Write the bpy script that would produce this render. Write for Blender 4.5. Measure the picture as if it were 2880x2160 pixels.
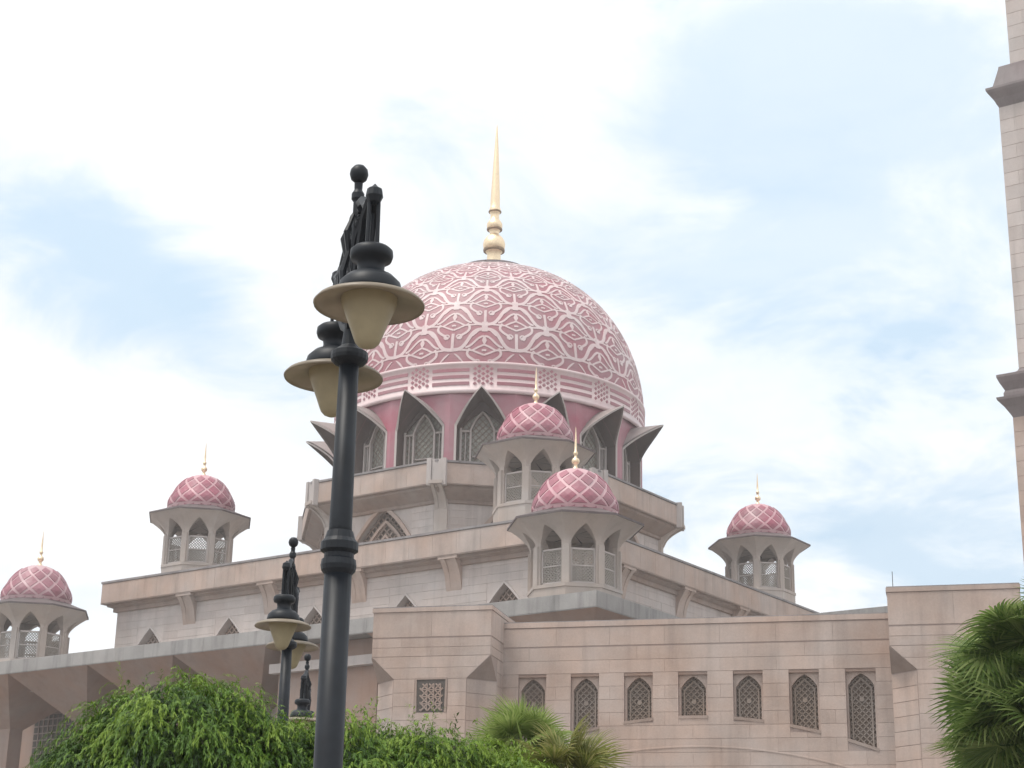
import bpy, math, random
from mathutils import noise as mnoise
from math import sin, cos, pi, radians, sqrt, hypot
from mathutils import Vector, Matrix
from mathutils.geometry import tessellate_polygon
random.seed(7)
S = bpy.context.scene
for o in list(bpy.data.objects): bpy.data.objects.remove(o)
COL = S.collection

# ------------------------------------------------------------------ camera
cam_d = bpy.data.cameras.new("camera"); cam = bpy.data.objects.new("camera", cam_d); COL.objects.link(cam)
PITCH, ROLL = radians(18.467), radians(1.209)
fw = Vector((0, cos(PITCH), sin(PITCH))); up0 = Vector((0, -sin(PITCH), cos(PITCH))); rt0 = Vector((1, 0, 0))
rt = rt0*cos(ROLL) + up0*sin(ROLL); up = up0*cos(ROLL) - rt0*sin(ROLL)
m = Matrix((rt, up, -fw)).transposed().to_4x4(); m.translation = (0, 0, 1.6)
cam.matrix_world = m
cam_d.sensor_width = 36; cam_d.lens = 60.97; cam_d.clip_start = .1; cam_d.clip_end = 6000
S.camera = cam
S.render.resolution_x, S.render.resolution_y = 1024, 768

# ------------------------------------------------------------------ sky, sun, exposure
SUN_EL, SUN_AZ = radians(58), radians(-62)        # azimuth measured from +Y (view direction), + to the right
S.world = bpy.data.worlds.new("World"); S.world.use_nodes = True
wn = S.world.node_tree; wn.nodes.clear(); WN, WL = wn.nodes.new, wn.links.new
out = WN("ShaderNodeOutputWorld"); bg = WN("ShaderNodeBackground"); bg.inputs[1].default_value = .12
sky = WN("ShaderNodeTexSky"); sky.sky_type = 'NISHITA'; sky.sun_disc = False
sky.sun_elevation = SUN_EL; sky.sun_rotation = SUN_AZ; sky.dust_density = 2.0; sky.air_density = 1.0
tc = WN("ShaderNodeTexCoord"); sep = WN("ShaderNodeSeparateXYZ"); WL(tc.outputs['Generated'], sep.inputs[0])
def wmath(op, a, b=None, c=None):
    n = WN("ShaderNodeMath"); n.operation = op
    for i, x in enumerate((a, b, c)):
        if x is None: continue
        if isinstance(x, (int, float)): n.inputs[i].default_value = x
        else: WL(x, n.inputs[i])
    return n.outputs[0]
zc = wmath('ADD', wmath('MAXIMUM', sep.outputs[2], 0.0), .22)
cx, cy = wmath('DIVIDE', sep.outputs[0], zc), wmath('DIVIDE', sep.outputs[1], zc)
comb = WN("ShaderNodeCombineXYZ"); WL(cx, comb.inputs[0]); WL(cy, comb.inputs[1])
def wnoise(scale, detail, rough, off, dist=0.0):
    mp = WN("ShaderNodeMapping"); mp.inputs['Location'].default_value = off; WL(comb.outputs[0], mp.inputs[0])
    n = WN("ShaderNodeTexNoise"); n.inputs['Scale'].default_value = scale; n.inputs['Detail'].default_value = detail
    n.inputs['Roughness'].default_value = rough; n.inputs['Distortion'].default_value = dist; WL(mp.outputs[0], n.inputs['Vector']); return n.outputs['Fac']
def wramp(fac, a, b, ca=(0,0,0,1), cb=(1,1,1,1)):
    r = WN("ShaderNodeValToRGB"); r.color_ramp.interpolation = 'EASE'
    r.color_ramp.elements[0].position = a; r.color_ramp.elements[1].position = b
    r.color_ramp.elements[0].color = ca; r.color_ramp.elements[1].color = cb; WL(fac, r.inputs[0]); return r.outputs[0]
SKY_OFF = (3.1, 1.7, 0)
n1 = wnoise(1.35, 8, .55, SKY_OFF, .3)
n3 = wnoise(4.2, 7, .58, (1.3, 7.7, 2.0), .4)
def wdot(v, c):
    n = WN("ShaderNodeVectorMath"); n.operation = 'DOT_PRODUCT'; WL(v, n.inputs[0]); n.inputs[1].default_value = c; return n.outputs['Value']
def gap(centre, along, la, lb):
    """a break in the cloud round a sky direction, la x lb (sines) in size, with a frayed outline"""
    c = Vector(centre).normalized(); a = Vector(along); a = (a - c*a.dot(c)).normalized(); b = c.cross(a)
    sb = WN("ShaderNodeVectorMath"); sb.operation = 'SUBTRACT'; WL(tc.outputs['Generated'], sb.inputs[0]); sb.inputs[1].default_value = c
    x = wmath('DIVIDE', wdot(sb.outputs[0], a), la); y = wmath('DIVIDE', wdot(sb.outputs[0], b), lb)
    d = wmath('SQRT', wmath('ADD', wmath('MULTIPLY', x, x), wmath('MULTIPLY', y, y)))
    d = wmath('ADD', d, wmath('MULTIPLY', wmath('SUBTRACT', n3, .5), 3.2))
    return wramp(d, .0, 1.25, (1,1,1,1), (0,0,0,1))
cover = wramp(n1, .34, .54, (.62,.62,.62,1), (1,1,1,1))
g3 = gap((.215, .946, .232), (1, -.2, -.15), .17, .085)
gaps = wmath('ADD', wmath('MULTIPLY', gap((-.225, .898, .372), (.85, .355, -.387), .16, .058), .84),
             wmath('ADD', wmath('MULTIPLY', gap((.165, .885, .435), (.9, -.2, .35), .25, .17), .64),
                          wmath('MULTIPLY', g3, .5)))
cover = wmath('MAXIMUM', wmath('SUBTRACT', cover, gaps), .12)
n2 = wnoise(1.9, 6, .55, (SKY_OFF[0]+4.3, SKY_OFF[1]-2.0, 3.3))
ccol = wramp(n2, .32, .60, (6.9,7.15,7.4,1), (8.0,8.05,8.1,1))
pale = WN("ShaderNodeMix"); pale.data_type = 'RGBA'; pale.inputs[0].default_value = .62
WL(sky.outputs[0], pale.inputs[6]); pale.inputs[7].default_value = (5.2, 7.0, 8.3, 1)
mixc = WN("ShaderNodeMix"); mixc.data_type = 'RGBA'; WL(cover, mixc.inputs[0]); WL(pale.outputs[2], mixc.inputs[6]); WL(ccol, mixc.inputs[7])
gry = WN("ShaderNodeMix"); gry.data_type = 'RGBA'; gry.blend_type = 'MULTIPLY'; WL(wmath('MULTIPLY', g3, .9), gry.inputs[0]); WL(mixc.outputs[2], gry.inputs[6]); gry.inputs[7].default_value = (.74, .83, .90, 1)
WL(gry.outputs[2], bg.inputs[0]); WL(bg.outputs[0], out.inputs[0])

sd = bpy.data.lights.new("sun", 'SUN'); sun = bpy.data.objects.new("sun", sd); COL.objects.link(sun)
sd.energy = 2.0; sd.angle = radians(18); sd.color = (1, .95, .88)
dirv = Vector((sin(SUN_AZ)*cos(SUN_EL), cos(SUN_AZ)*cos(SUN_EL), sin(SUN_EL)))
# the sun stands nearly overhead, a little to the left, behind thin cloud
dirv = Vector((-.34, -.17, .92)).normalized()
SUN_EL = math.asin(dirv.z); SUN_AZ = math.atan2(dirv.x, dirv.y)
sky.sun_elevation = SUN_EL; sky.sun_rotation = SUN_AZ
sun.rotation_euler = dirv.to_track_quat('Z', 'Y').to_euler()
S.view_settings.view_transform = 'Standard'; S.view_settings.look = 'None'; S.view_settings.exposure = .36; S.view_settings.gamma = 1
S.view_settings.use_curve_mapping = False

# ------------------------------------------------------------------ materials
def new_mat(name):
    mt = bpy.data.materials.new(name); mt.use_nodes = True
    nt = mt.node_tree; b = nt.nodes['Principled BSDF']; return mt, nt, b
def setcol(b, c): b.inputs['Base Color'].default_value = (*c, 1)
def stone(name, col, rough=.75, var=.10, streak=.22, spec=.3, rnd=.06):
    mt, nt, b = new_mat(name); N, L = nt.nodes.new, nt.links.new
    geo = N('ShaderNodeNewGeometry')
    def noise(sc, scale, det):
        mp = N('ShaderNodeMapping'); mp.inputs['Scale'].default_value = sc; L(geo.outputs['Position'], mp.inputs[0])
        n = N('ShaderNodeTexNoise'); n.inputs['Scale'].default_value = scale; n.inputs['Detail'].default_value = det; n.inputs['Roughness'].default_value = .6
        L(mp.outputs[0], n.inputs['Vector']); return n.outputs['Fac']
    def mr(x, a, b_, lo, hi):
        n = N('ShaderNodeMapRange'); n.inputs[1].default_value = a; n.inputs[2].default_value = b_; n.inputs[3].default_value = lo; n.inputs[4].default_value = hi
        L(x, n.inputs[0]); return n.outputs[0]
    def mul(a, b_):
        n = N('ShaderNodeMath'); n.operation = 'MULTIPLY'; L(a, n.inputs[0]); L(b_, n.inputs[1]); return n.outputs[0]
    f1 = mr(noise((1,1,1), .35, 6), .3, .7, 1-var, 1+var)
    f2 = mr(noise((1,1,.09), 1.1, 4), .50, .78, 1, 1-streak)
    f3 = mr(noise((1,1,1), 9, 3), .2, .8, 1-var*.6, 1+var*.6)
    oi = N('ShaderNodeObjectInfo'); f4 = mr(oi.outputs['Random'], 0, 1, 1-rnd, 1+rnd)
    k = mul(mul(f1, f2), mul(f3, f4))
    vm = N('ShaderNodeVectorMath'); vm.operation = 'SCALE'; vm.inputs[0].default_value = col; L(k, vm.inputs['Scale'])
    hs = N('ShaderNodeHueSaturation'); L(vm.outputs[0], hs.inputs['Color'])
    L(mr(noise((1,1,1), .22, 3), .3, .7, .75, 1.3), hs.inputs['Saturation'])
    L(hs.outputs[0], b.inputs['Base Color'])
    bp = N('ShaderNodeBump'); bp.inputs['Strength'].default_value = .25; bp.inputs['Distance'].default_value = .02
    L(noise((1,1,1), 14, 4), bp.inputs['Height']); L(bp.outputs[0], b.inputs['Normal'])
    b.inputs['Roughness'].default_value = rough; b.inputs['Specular IOR Level'].default_value = spec
    return mt
M = {}
M['stone'] = stone('pink_granite', (.455, .362, .315), streak=.24, var=.13)
M['stone_pale'] = stone('pale_granite', (.51, .455, .43))
M['stone_tan'] = stone('tan_granite', (.33, .26, .225))
M['stone_turret'] = stone('turret_granite', (.47, .41, .372), var=.07, streak=.15)
M['joint'] = stone('mortar', (.36, .285, .255), var=.06, streak=.1)
M['roofgrey'] = stone('weathered_concrete', (.33, .318, .31), var=.14, streak=.45)
M['coping'] = stone('stained_coping', (.27, .25, .25), var=.2, streak=.4)
M['pinkwall'] = stone('rose_tile', (.40, .18, .215), rough=.5, var=.05, streak=.08, spec=.4)
M['domefield'] = stone('rose_mosaic', (.375, .178, .203), rough=.5, var=.06, streak=.06, spec=.5)
M['strap'] = stone('pale_mosaic', (.66, .53, .53), rough=.5, var=.05, streak=.10, spec=.5)
M['turretfield'] = stone('blush_tile', (.55, .35, .375), rough=.5, var=.05, streak=.06, spec=.5)
M['turrettile'] = stone('rose_diamond_tile', (.33, .125, .16), rough=.5, var=.06, streak=.05, spec=.5, rnd=.12)
M['trim'] = stone('pale_trim', (.50, .455, .435), var=.06, streak=.15)
M['hood'] = stone('hood_stone', (.32, .27, .26), var=.08, streak=.2)
M['lattice'] = stone('lattice_stone', (.27, .222, .188), var=.06, streak=.1)
M['kioskscreen'] = stone('screen_stone', (.36, .325, .29), var=.05, streak=.1)
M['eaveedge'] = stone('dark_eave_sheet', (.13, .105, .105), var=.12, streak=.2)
M['ledge'] = stone('grey_ledge_granite', (.23, .20, .20), var=.1, streak=.2)
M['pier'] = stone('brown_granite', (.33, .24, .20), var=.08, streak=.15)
M['shadestone'] = stone('hood_shade_stone', (.15, .112, .10), var=.08, streak=.1)  # deep shade under the hoods put into this darker stone colour
M['paving'] = stone('plaza_paving', (.22, .20, .185), var=.12)
def simple(name, col, rough=.5, metal=0, spec=.5, noise=0.0):
    mt, nt, b = new_mat(name); setcol(b, col); b.inputs['Roughness'].default_value = rough; b.inputs['Metallic'].default_value = metal
    b.inputs['Specular IOR Level'].default_value = spec
    if noise:
        N, L = nt.nodes.new, nt.links.new; tcn = N('ShaderNodeTexCoord'); n = N('ShaderNodeTexNoise'); n.inputs['Scale'].default_value = 6; n.inputs['Detail'].default_value = 5
        L(tcn.outputs['Object'], n.inputs['Vector']); r = N('ShaderNodeValToRGB')
        r.color_ramp.elements[0].position = .3; r.color_ramp.elements[1].position = .7
        r.color_ramp.elements[0].color = (*[c*(1-noise) for c in col], 1); r.color_ramp.elements[1].color = (*[min(1, c*(1+noise)) for c in col], 1)
        L(n.outputs['Fac'], r.inputs[0]); L(r.outputs[0], b.inputs['Base Color'])
    return mt
M['gold'] = simple('gilded_metal', (.90, .72, .50), .45, 1, noise=.12)
M['bronze'] = simple('dull_bronze', (.30, .21, .13), .5, .6, noise=.2)
M['glassbrown'] = simple('dusty_brown_glass', (.20, .155, .125), .6, 0, .12, noise=.25)
M['glass'] = simple('dusky_green_glass', (.33, .325, .285), .4, 0, .5, noise=.3)
M['darkvoid'] = simple('dim_interior', (.10, .085, .075), .9, noise=.2)
M['iron'] = simple('black_painted_iron', (.013, .016, .021), .48, 0, .3, noise=.3)
def translucent(name, col, tw=.5, noise=.12):
    mt, nt, b = new_mat(name); N, L = nt.nodes.new, nt.links.new
    tcn = N('ShaderNodeTexCoord'); n = N('ShaderNodeTexNoise'); n.inputs['Scale'].default_value = 5; n.inputs['Detail'].default_value = 4; L(tcn.outputs['Object'], n.inputs['Vector'])
    r = N('ShaderNodeValToRGB'); r.color_ramp.elements[0].position = .3; r.color_ramp.elements[1].position = .7
    r.color_ramp.elements[0].color = (*[c*(1-noise) for c in col], 1); r.color_ramp.elements[1].color = (*[min(1, c*(1+noise)) for c in col], 1); L(n.outputs['Fac'], r.inputs[0])
    t = N('ShaderNodeBsdfTranslucent'); L(r.outputs[0], t.inputs[0]); L(r.outputs[0], b.inputs['Base Color']); b.inputs['Roughness'].default_value = .35
    mx = N('ShaderNodeMixShader'); mx.inputs[0].default_value = tw; o = nt.nodes['Material Output']
    L(b.outputs[0], mx.inputs[1]); L(t.outputs[0], mx.inputs[2]); L(mx.outputs[0], o.inputs[0]); return mt
M['shade'] = translucent('frosted_cream_shade', (.40, .34, .265), .4)
M['bowl'] = translucent('frosted_cream_bowl', (.56, .485, .33), .5)
def leafmat(name, cols, tw=.35, sc=1.3):
    mt, nt, b = new_mat(name); N, L = nt.nodes.new, nt.links.new
    at = N('ShaderNodeAttribute'); at.attribute_name = 'tone'
    r = N('ShaderNodeValToRGB'); els = r.color_ramp.elements
    while len(els) < len(cols): els.new(.5)
    for i, c in enumerate(cols): els[i].position = i/(len(cols)-1); els[i].color = (*c, 1)
    L(at.outputs['Fac'], r.inputs[0]); L(r.outputs[0], b.inputs['Base Color']); b.inputs['Roughness'].default_value = .5; b.inputs['Specular IOR Level'].default_value = .3
    t = N('ShaderNodeBsdfTranslucent'); L(r.outputs[0], t.inputs[0]); mx = N('ShaderNodeMixShader'); mx.inputs[0].default_value = tw
    o = nt.nodes['Material Output']; L(b.outputs[0], mx.inputs[1]); L(t.outputs[0], mx.inputs[2]); L(mx.outputs[0], o.inputs[0]); return mt
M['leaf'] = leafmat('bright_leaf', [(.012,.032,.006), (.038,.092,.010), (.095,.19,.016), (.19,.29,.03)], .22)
M['palmleaf'] = leafmat('fan_palm_leaf', [(.06,.115,.03), (.15,.22,.055), (.31,.38,.14)], .42)
M['palmleaf2'] = leafmat('pale_palm_leaf', [(.16,.23,.06), (.25,.33,.09), (.36,.42,.15)], .45)
M['palmyellow'] = leafmat('yellowing_palm_leaf', [(.12,.15,.035), (.22,.23,.06), (.34,.31,.12)], .35)
M['bark'] = simple('grey_brown_bark', (.10, .075, .055), .9, noise=.4)

# ------------------------------------------------------------------ mesh helpers
class MB:
    def __init__(s): s.v = []; s.f = []; s.t = None
    def add(s, pts): i = len(s.v); s.v.extend(tuple(p) for p in pts); return i
    def poly(s, pts): i = s.add(pts); s.f.append(tuple(range(i, i+len(pts)))); return s
    def box(s, x0, x1, y0, y1, z0, z1):
        i = s.add([(x0,y0,z0),(x1,y0,z0),(x1,y1,z0),(x0,y1,z0),(x0,y0,z1),(x1,y0,z1),(x1,y1,z1),(x0,y1,z1)])
        s.f += [tuple(i+k for k in q) for q in ((3,2,1,0),(4,5,6,7),(0,1,5,4),(1,2,6,5),(2,3,7,6),(3,0,4,7))]; return s
    def loft(s, rings, close=True, cap0=False, cap1=False):
        n = len(rings[0]); idx = [s.add(r) for r in rings]
        for a, b in zip(idx, idx[1:]):
            for k in range(n if close else n-1):
                k2 = (k+1) % n; s.f.append((a+k, a+k2, b+k2, b+k))
        if cap0: s.f.append(tuple(idx[0]+k for k in reversed(range(n))))
        if cap1: s.f.append(tuple(idx[-1]+k for k in range(n)))
        return s
    def lathe(s, prof, n=24, a0=0., c=(0,0), cap0=False, cap1=False):
        return s.loft([[(c[0]+r*cos(a0+2*pi*k/n), c[1]+r*sin(a0+2*pi*k/n), z) for k in range(n)] for r, z in prof], True, cap0, cap1)
    def prism(s, poly, fn):   # poly 2d -> closed slab; fn(p, side) -> 3d
        a = [fn(p, 0) for p in poly]; b = [fn(p, 1) for p in poly]; s.poly(a); s.poly(list(reversed(b)))
        n = len(poly)
        for k in range(n): s.poly([a[k], b[k], b[(k+1) % n], a[(k+1) % n]])
        return s
    def tube(s, path, r, n=6, cap=True):
        P = [Vector(p) for p in path]; rings = []
        rr = r if isinstance(r, (list, tuple)) else [r]*len(P)
        for i, p in enumerate(P):
            t = (P[min(i+1, len(P)-1)] - P[max(i-1, 0)]).normalized()
            a = Vector((0,0,1)) if abs(t.z) < .9 else Vector((1,0,0))
            x = t.cross(a).normalized(); y = t.cross(x)
            rings.append([tuple(p + (x*cos(2*pi*k/n) + y*sin(2*pi*k/n))*rr[i]) for k in range(n)])
        return s.loft(rings, True, cap, cap)
    def wall(s, outer, holes, fn, depth):
        """flat wall with openings; outer/holes are (x,z) loops, fn(x,z,d) -> 3d, d = depth behind the face"""
        loops = [outer] + list(holes); flat = [p for l in loops for p in l]
        i = s.add([fn(p[0], p[1], 0) for p in flat])
        for t in tessellate_polygon([[Vector((p[0], p[1], 0)) for p in l] for l in loops]): s.f.append(tuple(i+k for k in t))
        for h in holes:
            n = len(h); a = s.add([fn(p[0], p[1], 0) for p in h]); b = s.add([fn(p[0], p[1], depth) for p in h])
            for k in range(n): s.f.append((a+k, a+(k+1) % n, b+(k+1) % n, b+k))
        return s
    def mesh(s, name, mat, smooth=False):
        me = bpy.data.meshes.new(name); me.from_pydata(s.v, [], s.f); me.materials.append(mat)
        if smooth: me.polygons.foreach_set('use_smooth', [True]*len(me.polygons))
        me.validate(); me.update(); return me
    def build(s, name, mat, parent=None, smooth=False, recalc=True):
        me = s.mesh(name, mat, smooth)
        if recalc:
            import bmesh
            b = bmesh.new(); b.from_mesh(me); bmesh.ops.remove_doubles(b, verts=b.verts, dist=1e-5); bmesh.ops.recalc_face_normals(b, faces=b.faces); b.to_mesh(me); b.free()
        return inst(name, me, parent)
def inst(name, me, parent=None, loc=(0,0,0), rot=(0,0,0), sc=None):
    o = bpy.data.objects.new(name, me); COL.objects.link(o)
    if parent is not None: o.parent = parent
    o.location = loc; o.rotation_euler = rot
    if sc: o.scale = sc
    return o
def tag(o, label, cat, group=None):
    o['label'] = label; o['category'] = cat
    if group: o['group'] = group
    return o
def thing(name, label, cat, loc=(0,0,0), rz=0, group=None):
    o = inst(name, None, None, loc, (0,0,rz)); o.empty_display_size = .5; return tag(o, label, cat, group)
def copy_tree(o, parent=None):
    c = o.copy(); COL.objects.link(c); c.parent = parent
    for ch in list(o.children): copy_tree(ch, c)
    return c
def arch(w, z0, zs, zt, n=9, k=.72, cx=0.):
    """pointed (four-centred) arch outline, from bottom left over the apex to bottom right"""
    pts = [(-w/2, z0)]; half = []
    for i in range(n+1):
        t = i/n; g = k*(1-(1-t)**2.4) + (1-k)*t
        half.append((-w/2*(1-t), zs+(zt-zs)*g))
    pts += half + [(-x, z) for x, z in reversed(half[:-1])] + [(w/2, z0)]
    return [(x+cx, z) for x, z in pts]
PANEL = {}
def panel_mesh(w, h, mat, t=.03):
    key = (round(w, 2), round(h, 2), mat.name, t)
    if key not in PANEL:
        b = MB(); e = .006
        b.loft([[(-w/2,0,-h/2),(w/2,0,-h/2),(w/2,0,h/2),(-w/2,0,h/2)], [(-w/2,-t+e,-h/2),(w/2,-t+e,-h/2),(w/2,-t+e,h/2),(-w/2,-t+e,h/2)],
                [(-w/2+e,-t,-h/2+e),(w/2-e,-t,-h/2+e),(w/2-e,-t,h/2-e),(-w/2+e,-t,h/2-e)]], True, False, True)
        PANEL[key] = b.mesh('stone_panel', mat)
    return PANEL[key]
def subtract(r, h):
    x0,x1,z0,z1 = r; a0,a1,b0,b1 = h
    if a0 >= x1 or a1 <= x0 or b0 >= z1 or b1 <= z0: return [r]
    o = []
    if a0 > x0: o.append((x0, a0, z0, z1))
    if a1 < x1: o.append((a1, x1, z0, z1))
    l, rr = max(x0, a0), min(x1, a1)
    if b0 > z0: o.append((l, rr, z0, b0))
    if b1 < z1: o.append((l, rr, b1, z1))
    return o
def clad(parent, x0, x1, z0, z1, w, h, mat, y=0., holes=(), gap=.035, limit=None, stagger=True, place=None, name='stone_panel', visible=None):
    """thin stone panels, one object each, with recessed joints, on the plane y (facing -Y) of the parent"""
    nz = max(1, round((z1-z0)/h)); hh = (z1-z0)/nz; nx = max(1, round((x1-x0)/w)); ww = (x1-x0)/nx; cnt = 0
    for j in range(nz):
        za, zb = z0+j*hh, z0+(j+1)*hh
        xs = [x0] + [x0+ww*(i+(.5 if (stagger and j % 2) else 1)) for i in range(nx - (0 if (stagger and j % 2) else 1))] + [x1]
        for a, b in zip(xs, xs[1:]):
            rects = [(a, b, za, zb)]
            for hl in holes: rects = [q for r_ in rects for q in subtract(r_, hl)]
            for (xa, xb, z_a, z_b) in rects:
                if limit:
                    la, lb = limit(z_a); xa, xb = max(xa, la), min(xb, lb)
                if xb-xa < .18 or z_b-z_a < .14: continue
                if visible and not visible((xa+xb)/2, (z_a+z_b)/2): continue
                pm = panel_mesh(xb-xa-gap*.3, z_b-z_a-gap, mat)
                loc, rot = ((xa+xb)/2, y, (z_a+z_b)/2), (0,0,0)
                if place: loc, rot = place(*loc)
                inst(name, pm, parent, loc, rot); cnt += 1
    return cnt
def face_place(rz):
    def f(x, y, z): return ((x*cos(rz) - y*sin(rz), x*sin(rz) + y*cos(rz), z), (0, 0, rz))
    return f
def grid_screen(outline, step, bar, depth, y, diag=True):
    """lattice screen: bars clipped to the outline's bounding arch, as thin strips"""
    xs = [p[0] for p in outline]; zs = [p[1] for p in outline]; X0, X1, Z0, Z1 = min(xs), max(xs), min(zs), max(zs)
    def inside(x, z):
        c = False; n = len(outline)
        for i in range(n):
            (xa, za), (xb, zb) = outline[i], outline[(i+1) % n]
            if (za > z) != (zb > z) and x < (xb-xa)*(z-za)/(zb-za)+xa: c = not c
        return c
    b = MB()
    def strip(p, q):
        n = max(2, int(hypot(q[0]-p[0], q[1]-p[1])/.12)); run = None
        for i in range(n+1):
            t = i/n; P = (p[0]+(q[0]-p[0])*t, p[1]+(q[1]-p[1])*t); ins = inside(*P)
            if ins and run is None: run = P
            if run is not None and (not ins or i == n):
                E = P; dx, dz = E[0]-run[0], E[1]-run[1]; l = hypot(dx, dz)
                if l > .1:
                    nx, nz = -dz/l*bar/2, dx/l*bar/2
                    b.prism([(run[0]+nx, run[1]+nz), (E[0]+nx, E[1]+nz), (E[0]-nx, E[1]-nz), (run[0]-nx, run[1]-nz)], lambda u, sd: (u[0], y+sd*depth, u[1]))
                run = None
    if diag:
        k = -(Z1-Z0)
        while k < (X1-X0):
            strip((X0+k, Z0), (X0+k+(Z1-Z0), Z1)); strip((X1-k, Z0), (X1-k-(Z1-Z0), Z1)); k += step*1.414
    else:
        x = X0+step
        while x < X1-.02: strip((x, Z0), (x, Z1)); x += step
        z = Z0+step
        while z < Z1-.02: strip((X0, z), (X1, z)); z += step
    return b
def frame_strip(loop, w, y0, y1, close=False):
    """frame moulding following an (x,z) loop, w wide inward"""
    b = MB(); n = len(loop); cx_ = sum(p[0] for p in loop)/n; cz_ = sum(p[1] for p in loop)/n
    inner = []
    for i, p in enumerate(loop):
        a = loop[i-1] if (i > 0 or close) else p; c = loop[(i+1) % n] if (i < n-1 or close) else p
        tx, tz = c[0]-a[0], c[1]-a[1]; l = hypot(tx, tz) or 1; nx, nz = tz/l, -tx/l
        if (cx_-p[0])*nx + (cz_-p[1])*nz < 0: nx, nz = -nx, -nz
        inner.append((p[0]+nx*w, p[1]+nz*w))
    for i in range(n if close else n-1):
        j = (i+1) % n
        q = [loop[i], loop[j], inner[j], inner[i]]
        b.prism(q, lambda u, s_: (u[0], y0 if s_ == 0 else y1, u[1]))
    return b

# ------------------------------------------------------------------ ground
g = MB(); g.poly([(-3000,-3000,0),(3000,-3000,0),(3000,3000,0),(-3000,3000,0)])
ground = g.build('ground', M['paving']); ground['kind'] = 'structure'

# ------------------------------------------------------------------ mosque: masses
CX, CY, PHI = -2.517, 193.934, radians(-35.58)
mosque = thing('mosque', 'great pink patterned domed mosque hall with gold spire in the centre', 'mosque', (CX, CY, 0), PHI)
def L2W(x, y): return (CX + x*cos(PHI) - y*sin(PHI), CY + x*sin(PHI) + y*cos(PHI))
HW = 28.6          # half width of the hall wall
FACES = (0, pi/2, pi, -pi/2)     # 0: left visible face (-Y); pi/2: right visible face (+X)

# hall walls with pointed lattice windows
GV = [-23.2, -11.6, 0, 11.6, 23.2]
for fi, rz in enumerate(FACES):
    P = face_place(rz)
    fn = lambda x, z, d, P=P: P(x, -HW+d, z)[0]
    seen = fi < 2
    holes = [arch(3.5, 26, 32.9, 34.75, 6, .2, gv) for gv in GV] if seen else []
    wl = MB().wall([(-HW, 0), (HW, 0), (HW, 38.2), (-HW, 38.2)], holes, fn, 1.0).build('hall_wall', M['stone_pale'], mosque)
    if seen:
        clad(wl, -HW+.02, HW-.02, 30.2, 37.3, 4.6, .8, M['stone_pale'], -HW, [(gv-2.0, gv+2.0, 0, 34.95) for gv in GV], place=P, gap=.03,
             visible=(None if fi == 0 else (lambda x, z: x < 10 and z > 32)))
        for gv in GV:
            a = arch(3.5, 26, 32.9, 34.75, 6, .2, gv)
            wb = MB(); wb.poly([P(x, -HW+.95, z)[0] for x, z in a]); win = wb.build('window', M['glassbrown'], mosque)
            sc = grid_screen([q for q in arch(3.5, 30, 32.9, 34.75, 6, .2, gv)], .5, .1, .08, -HW+.8); sc.v = [P(*v)[0] for v in sc.v]; sc.build('lattice_screen', M['stone'], win)
            fr = frame_strip(arch(3.9, 26, 32.95, 35.0, 6, .2, gv), .2, -HW-.12, -HW+.1); fr.v = [P(*v)[0] for v in fr.v]; fr.build('window_frame', M['trim'], win)
# cornice
HC = 29.94
for fi, rz in enumerate(FACES):
    P = face_place(rz); b = MB()
    prof = [(HW-.3, 36.9), (HW+.35, 36.95), (HW+.35, 37.35), (HC-.5, 37.5), (HC-.5, 37.72), (HC, 37.74), (HC, 40.0), (HC-1.1, 40.0), (HC-1.1, 38.5)]
    b.loft([[P(sg*o, -o, z)[0] for o, z in prof] for sg in (-1, 1)], False)
    co = b.build('cornice', M['stone_tan'], mosque)
    if fi < 2:
        clad(co, -HC+.05, HC-.05, 37.82, 39.95, 2.9, 2.2, M['stone'], -HC, place=P, gap=.05, stagger=False, name='cornice_panel')
    cp = MB(); cp.loft([[P(sg*o, -o, z)[0] for o, z in [(HC+.1, 40.0), (HC+.1, 40.22), (HC-1.2, 40.22), (HC-1.2, 40.0)]] for sg in (-1, 1)], False); cp.build('coping', M['coping'], mosque)
rf = MB(); rf.poly([(-HC+1.1,-HC+1.1,39.6),(HC-1.1,-HC+1.1,39.6),(HC-1.1,HC-1.1,39.6),(-HC+1.1,HC-1.1,39.6)]); rf.build('hall_roof', M['roofgrey'], mosque)
# scroll brackets beneath the cornice
def bracket_mesh(h, d, w, mat, name='bracket'):
    b = MB(); prof = [(0, 0), (0, -h)] + [(d*.16*min(1, t*6) + d*.84*t**2.2, -h + h*.98*t**.85) for t in [i/9 for i in range(1, 10)]] + [(d, 0)]
    for sg in (-1, 1):
        b.prism([(x, z) for x, z in prof], lambda p, s_: (sg*w/2 - sg*s_*w*.3, -p[0], p[1]))
    b.prism([(x*.86, z) for x, z in prof], lambda p, s_: ((-.2 + .4*s_)*w*.98, -p[0], p[1]-.0))
    b.box(-w*.62, w*.62, -d*1.05, 0, .02, h*.14)
    return b.mesh(name, mat)
brm = bracket_mesh(2.9, 1.22, 1.8, M['stone'])
for rz in FACES[:2]:
    P = face_place(rz)
    for vx in (-17.4, -5.8, 5.8, 17.4):
        loc, rot = P(vx, -HW, 37.45); inst('bracket', brm, mosque, loc, rot)

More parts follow.
